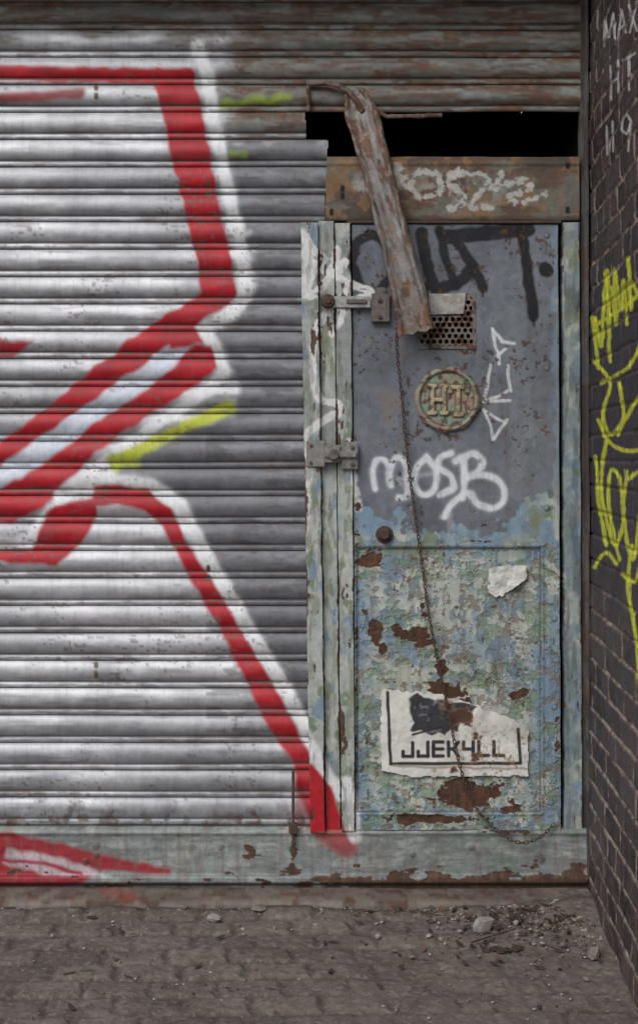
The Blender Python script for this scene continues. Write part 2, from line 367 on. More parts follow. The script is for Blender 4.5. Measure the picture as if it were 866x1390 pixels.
def leaf(cv):
    x,y=cv.X,cv.Y
    low=layers(cv,3)
    mid=sst(0,30,np.minimum(x-484,735-x))*sst(0,24,np.minimum(y-742,1105-y))
    blue=np.clip(sst(.3,.6,cv.f(60,k=90))*(1-mid)*.8+sst(.48,.66,cv.f(50,90,k=89))*.5,0,1)
    low=low*(1-blue[:,None])+np.array((.2,.30,.40))*blue[:,None]
    pal=sst(.4,.6,cv.f(34,k=91))*mid*.7
    low=low*(1-pal[:,None])+np.array((.52,.53,.46))*pal[:,None]
    cv.C[:]=low
    lowm=sst(728,745,y+(cv.f(14,k=92)-.5)*20); cv.crk[:]=lowm
    def flakes(sx,sy,k1,t,col,al,dep,area=None):
        n=cv.f(sx,sy,k=k1)+(cv.f(5,k=k1+50)-.5)*.12; m=sst(t,t+.03,n)*lowm
        if area is not None: m=m*area
        cv.mix(m*al,col); cv.h-=m*dep; cv.h+=np.exp(-((n-t+.02)/.02)**2)*lowm*dep*1.2*(1 if area is None else area)
        cv.mix(np.exp(-((n-t-.03)/.015)**2)*lowm*.5*(1 if area is None else area),(.08,.065,.055))
    ar=sst(.42,.58,cv.f(80,k=94))
    flakes(16,12,93,.60,(.25,.33,.31),.8,.9,ar)
    flakes(12,17,96,.67,(.15,.22,.27),.7,.8)
    flakes(10,8,97,.72,(.22,.18,.14),.75,.9)
    flakes(22,15,113,.69,(.17,.25,.16),.6,.7)
    edge=y+(cv.f(22,k=98)-.5)*46+(cv.f(6,k=99)-.5)*14
    up=1-sst(703,708,edge+np.where((x>560)&(x<690),-14,0)-np.where(x>700,-16,0))
    up*= 1-sst(.0,1,sst(748,756,x+(cv.f(20,k=100)-.5)*12))*.7
    gn=cv.f(60,80,k=101)[:,None]; gc=np.array((.15,.165,.195))*(.8+.45*gn)
    cv.mix(up,gc); cv.h+=up*.5; cv.met[:]=.03
    cv.mix(sst(.6,.9,cv.f(30,120,k=105))*up*.35,(.23,.25,.28))
    cv.mix(sst(.66,.7,cv.f(16,22,k=106))*up*.35,(.1,.115,.135))
    f=cv.blobs([(528,545,22,40,.7),(500,490,14,24,.45),(545,600,18,26,.5),(500,430,8,60,.45),(560,500,30,20,.35),(740,600,14,60,.3),(545,480,8,40,.45)])
    cv.mix(sst(.45,.6,f+.35*(cv.f(12,k=107)-.5)*2)*.7,(.2,.17,.155))
    graf(cv)
    f=cv.blobs([(506,757,20,14,1),(512,858,11,22,.9),(520,880,8,14,.8),(565,862,32,14,1.05),(538,850,12,10,.8),(580,872,14,8,.9),(606,938,26,16,1),(625,955,18,10,.8),(706,942,22,8,1.1),
      (640,1080,46,24,1.2),(600,1112,100,8,.9),(700,1100,30,10,.6),(598,905,10,20,.6),(584,1032,12,8,.7),(585,1085,8,6,.8),
      (560,1112,60,9,.9),(694,1040,10,14,.7),(653,705,10,12,.6),(640,480,26,10,.5),(485,700,6,200,.42),(484,900,4,220,.45),(755,1000,6,90,.5),(495,832,9,9,.8),(650,735,60,4,.45),(575,830,8,30,.5),(655,780,40,10,.35)])
    f=f+(cv.f(16,12,k=111)-.5)*.66+(cv.f(5,k=112)-.5)*.25
    rm=sst(.54,.57,f); curl=np.exp(-((f-.50)/.03)**2)*(y>735)
    cv.rustify(rm,depth=1.6); cv.h+=curl*2.2
    cv.mix(np.exp(-((f-.575)/.02)**2)*.6,(.035,.023,.02))
    cv.mix(sst(.46,.54,f)*(1-rm)*.25,(.3,.22,.16))
    tiny=sst(.76,.79,cv.f(6,k=115))*sst(.45,.65,cv.f(50,k=116)); cv.rustify(tiny*.8,depth=.8)
    cv.mix(sst(.62,.85,cv.f(7,130,k=118))*.2*(y>480),(.16,.12,.1))
    def rect(x0,x1,y0,y1): return np.maximum(np.maximum(x0-x,x-x1),np.maximum(y0-y,y-y1))
    d=rect(483,735,743,1104)
    cv.h+= np.where(d<0,-2.5,0)+3.2*np.exp(-((d-1)/2.2)**2)
    cv.mix(np.exp(-((d+2.2)/1.6)**2)*.6,(.05,.05,.045))
    cv.mix(np.exp(-((y-741)/1.5)**2)*.55*(x>480)*(x<740),(.04,.04,.04))
    cv.h+=(cv.f(90,k=120)-.5)*7
    for (rx,ry) in [(497,312),(742,320),(742,690),(742,500),(497,1110),(748,1090),(560,1118),(700,1118),(752,840),(752,960)]:
        dd=np.hypot(x-rx,y-ry); cv.h+=2.2*sst(4,2,dd); cv.mix(sst(6,3.5,dd)*(1-sst(3.5,2,dd))*.5,(.05,.04,.035))
def stile(kk,dark=.0,grey=0,olive=.6,pale=.7):
    def p(cv):
        cv.C[:]=layers(cv,kk); x,y=cv.X,cv.Y
        cv.mix(sst(.5,.68,cv.f(9,70,k=kk+20))*olive,(.24,.265,.19))
        cv.mix(sst(.5,.66,cv.f(12,40,k=kk+22))*pale,(.46,.47,.44))
        cv.mix((1-sst(560,720,y))*grey*sst(.35,.55,cv.f(20,50,k=kk+23)),(.18,.195,.21))
        graf(cv)
        f=(cv.f(9,40,k=kk+25)-.5)*1.3+(cv.f(5,8,k=kk+26)-.5)*.5+cv.blobs([(462,990,10,26,.75),(470,380,12,40,.25),(430,470,14,40,.3),(436,1100,30,10,.3),(452,330,6,40,.2)])
        xx=x.reshape(cv.sh); u=((xx-xx[:,:1])/(xx[:,-1:]-xx[:,:1])).ravel(); ed=np.maximum(1-u/.12,1-(1-u)/.12).clip(0,1)
        rm=sst(.45,.5,f*.8+ed*.45); cv.rustify(rm*.95,depth=1)
        cv.mix(sst(.66,.8,cv.f(5,30,k=kk+28))*.4,(.12,.11,.085))
        cv.mix(np.full(x.size,dark),(.05,.05,.05)); cv.h+=(cv.f(60,k=kk+30)-.5)*3
    return p
P_d=empty('wicket_door')
vent=lambda X,Y:~((X>571)&(X<641)&(Y>404)&(Y<468))
plate('leaf',478,483,757,761,305,1127,-.036,.03,1.0,GREY,leaf,M_crk,keep=vent,parent=P_d)
plate('frame_post',408,421,431,441,302,1130,-.050,.05,1.0,TEAL,stile(200,grey=.3),M_door,parent=P_d)
plate('frame_angle',432,442,453,462,300,1130,-.032,.04,1.0,TEAL,stile(240,grey=.6),M_door,parent=P_d)
plate('hinge_stile',454.5,463.5,476,482,303,1128,-.046,.04,1.0,TEAL,stile(280,grey=.5,olive=.8,pale=.4),M_door,parent=P_d)
def rf(cv):
    stile(320,pale=.3,olive=.4)(cv); m=sst(.25,.5,cv.f(40,k=333)); cv.mix(m*.6,(.15,.21,.25)); cv.mix(sst(.5,.7,cv.f(8,60,k=334))*.5,(.075,.085,.09))
plate('jamb',763,766,786,790,302,1130,-.024,.04,1.0,BLUE,rf,M_door,parent=P_d)
def header(cv):
    x,y=cv.X,cv.Y
    n=cv.f(40,20,k=400)[:,None]; cv.C[:]=np.array((.15,.09,.058))*n+np.array((.075,.06,.05))*(1-n)
    cv.mix(sst(.48,.62,cv.f(60,14,k=402))*.8,(.15,.15,.125)); cv.mix(sst(.6,.7,cv.f(25,k=404))*.7,(.24,.14,.07))
    cv.rust[:]=.7
    w=dict(soft=3,rag=.95,rs=6,alpha=.8); c=(.5,.5,.48)
    cv.stroke([(495,250),(540,240)],30,c,soft=14,rag=.9,alpha=.6,rs=9)
    cv.stroke([(540,225),(548,250),(575,268),(598,258),(594,238),(570,232),(555,250)],12,c,sm=True,**w)
    cv.stroke([(625,232),(608,246),(622,258),(632,270),(610,284)],12,c,sm=True,**w)
    cv.stroke([(610,236),(660,240),(650,262),(640,282),(668,280)],10,c,sm=True,**w)
    cv.stroke([(680,236),(668,255),(690,250),(712,246),(718,258),(690,266),(705,276),(738,264)],11,c,sm=True,**w)
    cv.mix(cv.blobs([(620,260,80,22,1)])*sst(.5,.7,cv.f(12,k=409))*.5,(.46,.47,.43))
    cv.h+=3*np.exp(-((y-222)/3)**2)+(cv.f(70,k=410)-.5)*6
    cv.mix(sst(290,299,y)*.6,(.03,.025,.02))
    for rx,ry in [(465,256),(465,266),(450,288),(770,225),(770,285)]: cv.stroke([(rx,ry-2),(rx,ry+2)],6,(.015,.012,.01),soft=2,wob=0)
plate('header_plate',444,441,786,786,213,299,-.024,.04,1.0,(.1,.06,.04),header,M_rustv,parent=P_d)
boxes('drip_rail',[pbox(470,762,299,303,-.044,-.01)],M_rust,P_d)
def gp(cv):
    cv.C[:]=(.17,.14,.12); cv.rustify(sst(.4,.6,cv.f(12,k=420)),depth=0.2)
    cv.mix(sst(.5,.6,cv.f(20,k=421))*(cv.Y>400)*.7,(.2,.2,.2))
def gk(X,Y):
    r=np.floor((Y-399)/7.6); cx=(X-568-(r%2)*4.2)/8.4; fx=cx-np.floor(cx)-.5; fy=(Y-399)/7.6-r-.5
    hole=np.hypot(fx*8.4,fy*7.6)<2.9
    return ~(hole&(X>571)&(X<642)&(Y>402)&(Y<470))
plate('vent_grille',567,567,646,646,398,474,-.0395,.002,.6,(.1,.1,.1),gp,M_rustv,keep=gk,parent=P_d,rough=.3)
def wp(cv):
    cv.C[:]=(.42,.41,.39); cv.mix(sst(.5,.7,cv.f(10,k=424))*.6,(.24,.2,.16)); cv.h+=(cv.f(20,k=425)-.5)*3
plate('vent_cover',583,581,632,629,398,426,-.044,.003,1,(.4,.4,.4),wp,M_rustv,parent=P_d,rough=1.5)
def bp(cv):
    x,y=cv.X,cv.Y; r=np.hypot(x-607,y-542)
    cv.C[:]=(.24,.28,.2); cv.mix(sst(.4,.55,cv.f(13,k=430)),(.31,.21,.18)); cv.mix(sst(.55,.65,cv.f(10,k=433)),(.36,.33,.25)); cv.mix(sst(.6,.7,cv.f(16,k=436)),(.2,.29,.23))
    seg=[((587,524),(587,561)),((603,524),(603,561)),((587,543),(603,543)),((611,526),(634,526)),((622,526),(622,563)),((583,524),(591,524)),((583,561),(591,561)),((600,524),(607,524)),((600,561),(607,561)),((617,563),(627,563)),((611,526),(611,532)),((634,526),(634,532))]
    d=np.full(x.size,99.)
    for a,b in seg:
        dx=b[0]-a[0];dy=b[1]-a[1];t=np.clip(((x-a[0])*dx+(y-a[1])*dy)/(dx*dx+dy*dy),0,1); d=np.minimum(d,np.hypot(x-a[0]-t*dx,y-a[1]-t*dy))
    cv.h+=6*sst(3.4,2.0,d); cv.mix(sst(3.4,2.2,d)*.95,(.43,.36,.23)); cv.mix(np.exp(-((d-4.2)/1.3)**2)*.65,(.06,.04,.03))
    cv.mix(sst(3.4,2.2,d)*sst(.48,.62,cv.f(6,k=440))*.75,(.19,.12,.08))
    cv.h+=5*sst(36,39,r)-5*sst(41,44,r); cv.mix(np.exp(-((r-36)/1.6)**2)*.65,(.05,.035,.03)); cv.mix(np.exp(-((r-43.5)/1.5)**2)*.5,(.06,.04,.03))
    cv.mix(sst(37,39,r)*sst(.4,.6,cv.f(8,k=442))*.7,(.34,.21,.17))
    cv.rustify(sst(.66,.7,cv.f(7,k=444))*.8,depth=.5)
plate('company_badge',562,562,652,652,497,587,-.047,.012,.75,(.2,.2,.2),bp,M_rustv,keep=lambda X,Y:np.hypot(X-607,Y-542)<44+.8*np.sin(np.arctan2(Y-542,X-607)*8),parent=P_d,rough=0)
def cyl(bm,px,py,d0,d1,r,seg=20,taper=.8):
    x,_,z=W(px,py,d0)
    ra=bmesh.ops.create_cone(bm,cap_ends=True,segments=seg,radius1=r,radius2=r*taper,depth=abs(d1-d0))
    bmesh.ops.rotate(bm,verts=ra['verts'],cent=(0,0,0),matrix=Matrix.Rotation(math.pi/2,3,'X'))
    bmesh.ops.translate(bm,verts=ra['verts'],vec=(x,(d0+d1)/2,z))
def cyls(name,L,mat,parent):
    bm=bmesh.new()
    for a in L: cyl(bm,*a)
    bmesh.ops.bevel(bm,geom=bm.edges[:],offset=.0012,segments=2,affect='EDGES')
    me=bpy.data.meshes.new(name); bm.to_mesh(me); bm.free(); me.materials.append(mat)
    return link(bpy.data.objects.new(name,me),parent)
cyls('badge_back',[(607,542,-.046,-.03,.096,40,1)],M_rust,P_d)
cyls('door_knob',[(522,726,-.062,-.036,.024,24,.55),(522,726,-.042,-.034,.028,24,.9)],M_rust,P_d)
M_bs=pmat('bolt_plate_metal',.6,.7,260,.5,attr=False,col=(.15,.13,.12),metal=.3,vscale=70)
M_bp=pmat('painted_bolt_bar',.6,.7,260,.5,attr=False,col=(.34,.34,.33),metal=.05,vscale=60)
boxes('slide_bolt',[pbox(440,503,402,418,-.054,-.046)],M_bp,P_d,.0025)
boxes('bolt_keeper',[pbox(504,529,398,437,-.056,-.036),pbox(509,524,390,399,-.052,-.04),pbox(470,498,406,412,-.060,-.05)],M_bs,P_d,.0025)
cyls('bolt_heads',[(445,408,-.066,-.05,.023,20,.8),(445,408,-.071,-.064,.012,12,.8),(516,408,-.062,-.054,.008,10,.7),(516,430,-.062,-.054,.008,10,.7),(435,384,-.058,-.05,.007,10,.8)],M_rust,P_d)
boxes('lock_hasp',[pbox(416,441,598,634,-.057,-.049),pbox(441,462,604,628,-.064,-.050),pbox(463,486,600,637,-.060,-.046),pbox(440,484,613,621,-.074,-.056)],M_steel,P_d,.0025)
cyls('padlock',[(453,617,-.088,-.06,.017,20,.9),(478,607,-.07,-.058,.007,10,.8),(478,630,-.07,-.058,.007,10,.8),(422,604,-.064,-.054,.006,10,.8),(422,628,-.064,-.054,.006,10,.8)],M_bs,P_d)
# ---------- poster & sticker
def poster(cv):
    x,y=cv.X,cv.Y; cv.C[:]=(.68,.67,.63)
    cv.mix(sst(.5,.8,cv.f(30,k=500))*.4,(.5,.45,.38))
    k=(.025,.025,.03); s=dict(soft=1.5,wob=.6)
    for p in [[(526,940),(530,1037)],[(530,1037),(706,1036)],[(706,1036),(703,990)]]: cv.stroke(p,4.5,k,**s)
    cv.fill([(556,952),(565,942),(580,946),(592,953),(603,949),(612,956),(628,955),(650,962),(641,970),(646,976),(630,980),(622,990),(612,988),(606,1002),(592,994),(582,1000),(572,990),(558,993),(562,978),(553,968)],(.035,.037,.045),soft=2.5,wob=5)
    for i in range(16):
        cx=556+R.rand()*50; cy=948+R.rand()*46; cv.stroke([(cx,cy),(cx+R.rand()*14,cy+R.rand()*8-4)],1.8,(.2,.2,.21),soft=2,alpha=.7)
    cv.stroke([(560,997),(600,987),(640,972)],3,k,**s)
    L={'J':[[(1,.0),(1,1)],[(1,1),(0,1)],[(0,1),(0,.65)]],'E':[[(0,0),(0,1)],[(0,0),(1,0)],[(0,.5),(1,.5)],[(0,1),(1,1)]],'K':[[(0,0),(0,1)],[(0,.5),(.5,.5)],[(.5,.5),(1,0)],[(.5,.5),(1,1)]],
       'Y':[[(0,0),(0,.5)],[(1,0),(1,1)],[(0,.5),(1,.5)]],'L':[[(0,0),(0,1)],[(0,1),(1,1)]]}
    X0=547
    for ch in 'JJEKYLL':
        for a,b in L[ch]:
            f=lambda p:(X0+p[0]*13,1008+p[1]*19-(X0-547)*.012)
            cv.stroke([f(a),f(b)],5,k,soft=1.3,wob=.5)
        X0+=20.5
    cv.stroke([(534,1040),(716,1044)],3,(.35,.3,.25),soft=3)
    f=cv.blobs([(628,975,24,14,.9),(608,958,10,20,.7),(650,1000,16,10,.55),(640,1028,20,10,.55),(690,1030,10,16,.4),(612,1045,26,8,.5)])+(cv.f(9,k=505)-.5)*.7
    cv.mix(sst(.3,.5,f)*.5,(.34,.2,.11)); cv.rustify(sst(.5,.55,f)*.95,depth=.3)
    sp=sst(.7,.76,cv.f(4,k=506))*sst(600,650,x)*sst(970,1010,y); cv.mix(sp*.7,(.25,.13,.07))
    u=sst(640,715,x)*sst(1010,965,y)
    cv.h+=u*18+(cv.f(22,k=507)-.5)*4.5+7*np.exp(-((x-655+ (y-960)*.5)/10)**2)*sst(1020,960,y)
    cv.mix(np.exp(-((x-652+(y-960)*.5)/3)**2)*.4*sst(1030,960,y),(.3,.25,.2))
def pk(X,Y):
    n=(vn(X/6,Y/6,3)-.5)*5
    top=np.interp(X,[516,600,640,655,690,718],[935,943,955,962,974,988])
    return (Y>top+n)&(Y<np.interp(X,[516,560,718],[1046,1054,1053])+n*.6)&(X>517+n*.6)&(X<717+n*.6)
plate('torn_poster',514,514,720,720,932,1058,-.0415,.0005,1,(.6,.6,.6),poster,M_paper,keep=pk,rough=0)
def stick(cv):
    cv.C[:]=(.66,.66,.63); cv.mix(sst(.5,.7,cv.f(14,k=511))*.5,(.45,.47,.43)); cv.h+=(cv.f(12,k=512)-.5)*7+5*sst(690,715,cv.X)
def sk(X,Y):
    n=(vn(X/6,Y/6,13)-.5)*7
    return (Y>np.interp(X,[662,690,715],[770,768,767])+n*.5)&(Y<np.interp(X,[662,680,695,715],[803,811,800,784])+n)&(X>663+n*.7)&(X<714+n*.6)
plate('torn_sticker',658,658,720,720,764,814,-.0415,.0005,1,(.6,.6,.6),stick,M_paper,keep=sk,rough=0)
# ---------- bottom rail
def rail(cv):
    x,y=cv.X,cv.Y
    a=cv.f(120,20,k=600)[:,None]; cv.C[:]=np.array((.28,.305,.29))*a+np.array((.19,.215,.22))*(1-a)
    cv.mix(sst(.5,.72,cv.f(40,12,k=603))*.6,(.37,.38,.36)); cv.mix(sst(.6,.7,cv.f(26,k=604))*sst(480,560,x)*.6,(.15,.2,.16))
    cv.mix(sst(.58,.66,cv.f(34,6,k=605))*.5,(.14,.15,.145))
    w=(.6,.6,.64)
    cv.fill([(-60,1132),(10,1130),(70,1142),(140,1160),(232,1180),(230,1188),(140,1180),(100,1205),(-60,1215)],(.3,.02,.03),soft=8)
    cv.fill([(10,1152),(60,1158),(120,1176),(150,1190),(60,1186),(5,1172)],w,soft=8,alpha=.7)
    cv.stroke([(5,1168),(60,1172),(110,1186)],5,(.35,.02,.05),soft=5)
    cv.stroke([(445,1130),(470,1148)],32,(.37,.03,.03),soft=14,alpha=.75); cv.stroke([(478,1128),(482,1136)],16,WHT,soft=8,alpha=.8)
    f=sst(1165,1200,y)*(.3+.27*sst(350,500,x))+cv.blobs([(345,1160,14,16,.5),(398,1160,7,22,.75),(640,1200,170,12,.5),(485,1160,8,30,.45),(700,1128,60,6,.6),(740,1195,60,12,.6),(725,1170,12,20,.4),(785,1180,14,30,.5)])
    f=f+(cv.f(26,9,k=607)-.5)*.8+(cv.f(5,k=608)-.5)*.25
    rm=sst(.5,.54,f); cv.rustify(rm,depth=1.2); cv.h+=np.exp(-((f-.47)/.025)**2)*1.2
    cv.mix(np.exp(-((f-.55)/.02)**2)*.5,(.03,.02,.017))
    cv.mix(sst(.6,.8,cv.f(6,60,k=611))*.35,(.16,.11,.085))
    cv.mix(np.exp(-((y-1201)/2.5)**2)*.8,(.02,.018,.015))
    cv.mix(sst(1202,1206,y)*.6,(.085,.06,.048))
    cv.h+= 6*np.exp(-((y-1131)/3)**2) + 16*sst(1186,1192,y)*(1-sst(1198,1201,y)) - 4*sst(1198,1204,y)+(cv.f(120,30,k=613)-.5)*5
    for bx,by in [(131,1161),(131,1149),(116,1170),(640,1150),(730,1160),(735,1166),(300,1150),(560,1160)]:
        dd=np.hypot(x-bx,y-by); cv.h+=3*sst(5,3,dd); cv.mix(sst(6,4,dd)*.5,(.07,.06,.05))
plate('bottom_rail',-640,-640,796,797,1126,1213,-.032,.05,1.4,TEAL,rail,M_rustv,parent=P_sh)
def strip():
    xs=np.linspace(-2.4,.832,900); prof=[(-.03,.034),(-.05,.031),(-.075,.029),(-.10,.026),(-.122,.022),(-.128,.012),(-.13,-.01)]
    X=np.tile(xs,(len(prof),1)); Yw=np.repeat(np.array([p[0] for p in prof])[:,None],900,1); Z=np.repeat(np.array([p[1] for p in prof])[:,None],900,1)
    w=(vn(X*6,Yw*0,5)-.5); Yw=Yw+w*.014*(np.arange(7)[:,None]>2); Z=Z+(vn(X*4,Yw*9,15)-.5)*.008
    cv=Cv(X*440,Yw*440,(.11,.085,.075)); cv.mix(cv.f(60,20,k=700),(.17,.14,.12)); cv.rustify(sst(.5,.7,cv.f(20,10,k=703))*.8)
    cv.mix(sst(.6,.7,cv.f(30,k=705))*.6,(.2,.17,.14)); cv.stroke([(-250,-40),(-280,-25)],26,(.3,.05,.04),soft=14,alpha=.5)
    gridmesh('threshold_strip',X,Yw,Z,(cv.C,cv.rust,cv.met),M_rustv,None,P_sh)
strip()
boxes('drop_bolt',[pbox(396,400,1046,1150,-.052,-.042),pbox(392,404,1120,1132,-.06,-.03)],M_rust,P_sh)
def gd(cv):
    cv.C[:]=(.05,.04,.036); cv.mix(sst(.5,.7,cv.f(10,60,k=720)),(.09,.06,.045)); cv.rust[:]=.7
    cv.mix(sst(.6,.7,cv.f(8,40,k=721))*.4,(.1,.12,.12))
plate('guide_channel',787.5,791,794,797.5,-200,1213,-.012,.05,1.5,(.05,.04,.04),gd,M_rustv,parent=P_sh)
plate('guide_lip',794.5,798,797.5,801,-200,1213,-.05,.06,1.2,(.05,.04,.04),gd,M_rustv,parent=P_sh)
# ---------- bent metal strut
def strut():
    P_b=empty('bent_metal_strut')
    K=np.array([(480,124,-.03,30,0),(492,158,-.05,46,0),(508,215,-.075,43,0),(527,290,-.095,42,0),(546,365,-.11,44,0),(558,415,-.118,48,0),(565,453,-.12,49,0)])
    n=260; t=np.linspace(0,len(K)-1,n); C=np.array([np.interp(t,np.arange(len(K)),K[:,i]) for i in range(4)])
    pr=[(-.46,26),(-.5,22),(-.5,10),(-.49,2),(-.46,-3),(-.41,-4),(-.36,-1),(-.32,4),(-.24,6),(-.05,6.5),(.08,6),(.2,4),(.27,0),(.31,-6),(.37,-10),(.44,-9),(.5,-3),(.51,8),(.5,20),(.47,27)]
    pr=np.array(pr); q=np.linspace(0,len(pr)-1,58); U=np.interp(q,np.arange(len(pr)),pr[:,0]); Dp=np.interp(q,np.arange(len(pr)),pr[:,1])
    ker=np.ones(5)/5; Dp=np.convolve(np.pad(Dp,2,mode='edge'),ker,'valid')
    dx=np.gradient(C[0]);dy=np.gradient(C[1]);L=np.hypot(dx,dy); nx=dy/L; ny=-dx/L
    wv=C[3]*(1+.06*(vn(t*3,t*0,3)-.5))
    X=C[0][:,None]+nx[:,None]*U[None,:]*wv[:,None]; Y=C[1][:,None]+ny[:,None]*U[None,:]*wv[:,None]
    Y=Y+(t[:,None]>len(K)-1.25)*(vn(U[None,:]*8+0*Y,t[:,None]*0,9)-.5)*8
    X=X+(vn(Y/25,X/25,60)-.5)*3
    dep=C[2][:,None]+Dp[None,:]*.001+(vn(X/30,Y/30,66)-.5)*.008
    al=np.tile(t[:,None]*60,(1,U.size)); ac=np.tile(U[None,:]*46,(n,1))
    A=lambda sa,sc,k,o=4: fbm(al,ac,sa,sc,o,k).ravel()
    cv=Cv(X,Y,(.18,.165,.155)); cv.mix(A(90,7,800)*.85,(.27,.26,.26),met=.3)
    uu=np.abs(ac.ravel())/46
    cv.mix(sst(.5,.75,A(60,5,801))*.7,(.1,.075,.06))
    cv.rustify(np.clip(sst(.56,.74,A(34,9,803)+.22*(uu>.3)),0,1)*.85,(.17,.08,.045),(.06,.035,.025),depth=0)
    cv.mix(sst(.66,.74,A(14,9,806))*.5,(.25,.13,.07)); cv.mix(sst(.72,.78,A(9,4,808))*.5,(.32,.31,.29))
    cv.mix(sst(400,455,cv.Y)*sst(.4,.6,A(12,10,810))*.6,(.2,.1,.055))
    fx,fy,fz=W(X,Y,dep)
    o=gridmesh('channel',fx,fy,fz,(cv.C,cv.rust,cv.met),M_rustv,None,P_b)
    so=o.modifiers.new('thick','SOLIDIFY'); so.thickness=.003; so.offset=-1
    def arm(name,K,Wd,th):
        K=np.array(K,float); n=90; t=np.linspace(0,len(K)-1,n); c=[np.interp(t,np.arange(len(K)),K[:,i]) for i in range(3)]
        pr=np.array([(-.5,th),(-.5,0),(-.2,-2),(.2,-2.),(.5,0),(.5,th)])
        dx=np.gradient(c[0]);dy=np.gradient(c[1]);L=np.hypot(dx,dy)+1e-6;nx=-dy/L;ny=dx/L
        X=c[0][:,None]+nx[:,None]*pr[None,:,0]*Wd; Y=c[1][:,None]+ny[:,None]*pr[None,:,0]*Wd
        Y=Y+(vn(X/8,Y/8,4)-.5)*1.5
        dep=c[2][:,None]+pr[None,:,1]*.001
        cv=Cv(X,Y,(.14,.1,.085)); cv.rustify(sst(.4,.6,cv.f(9,k=820)),(.16,.08,.05),depth=0); fx,fy,fz=W(X,Y,dep)
        o=gridmesh(name,fx,fy,fz,(cv.C,cv.rust,cv.met),M_rustv,None,P_b,flip=True)
        s=o.modifiers.new('t','SOLIDIFY'); s.thickness=.002
    arm('arm',[(416,113,-.02),(440,111,-.03),(462,117,-.036),(474,124,-.036),(484,136,-.04),(492,152,-.045)],7,10)
    arm('torn_edge',[(498,142,-.03),(510,152,-.03),(526,158,-.022),(560,158,-.02),(600,156,-.018)],6,8)
    arm('torn_edge_left',[(418,116,-.024),(419,150,-.02)],5,6)
strut()
# ---------- hanging chain
def chain():
    pts=smooth([(538,452,-.10),(540,490,-.075),(546,545,-.062),(553,620,-.058),(562,690,-.058),(572,760,-.058),(583,840,-.062),(597,910,-.06),(610,975,-.066),(624,1040,-.062),(642,1090,-.058),(668,1122,-.062),(700,1143,-.066),(730,1138,-.066),(752,1118,-.05)],12)
    W3=[np.array(W(*p)) for p in pts]
    seg=[0]
    for a,b in zip(W3[:-1],W3[1:]): seg.append(seg[-1]+np.linalg.norm(b-a))
    step=.0125; n=int(seg[-1]/step); A=np.array(W3); ss=np.linspace(0,seg[-1],n)
    Pp=np.stack([np.interp(ss,seg,A[:,i]) for i in range(3)],1)
    V=[];F=[]
    for i in range(n-1):
        c=(Pp[i]+Pp[i+1])/2; d=Pp[i+1]-Pp[i]; d/=np.linalg.norm(d)
        up=np.array((0,1,0.)) ; s=np.cross(d,up); s/=np.linalg.norm(s); u=np.cross(s,d)
        an=(.35 if i%2 else .35+math.pi/2)+random.uniform(-.3,.3)
        s2=s*math.cos(an)+u*math.sin(an); u2=-s*math.sin(an)+u*math.cos(an)
        b0=len(V); NA,NB=10,5; rl,rs,rt=.0082,.0042,.0019
        for a in range(NA):
            th=a/NA*2*math.pi; ce=d*math.cos(th)*rl+s2*math.sin(th)*rs; nn=d*math.cos(th)+s2*math.sin(th)
            for b in range(NB):
                ph=b/NB*2*math.pi; V.append(tuple(c+ce+nn*math.cos(ph)*rt+u2*math.sin(ph)*rt))
        for a in range(NA):
            for b in range(NB):
                F.append((b0+a*NB+b,b0+((a+1)%NA)*NB+b,b0+((a+1)%NA)*NB+(b+1)%NB,b0+a*NB+(b+1)%NB))
    me=bpy.data.meshes.new('hanging_chain'); me.from_pydata(V,[],F); me.materials.append(M_rust)
    for p in me.polygons:p.use_smooth=True
    link(bpy.data.objects.new('hanging_chain',me))
chain()
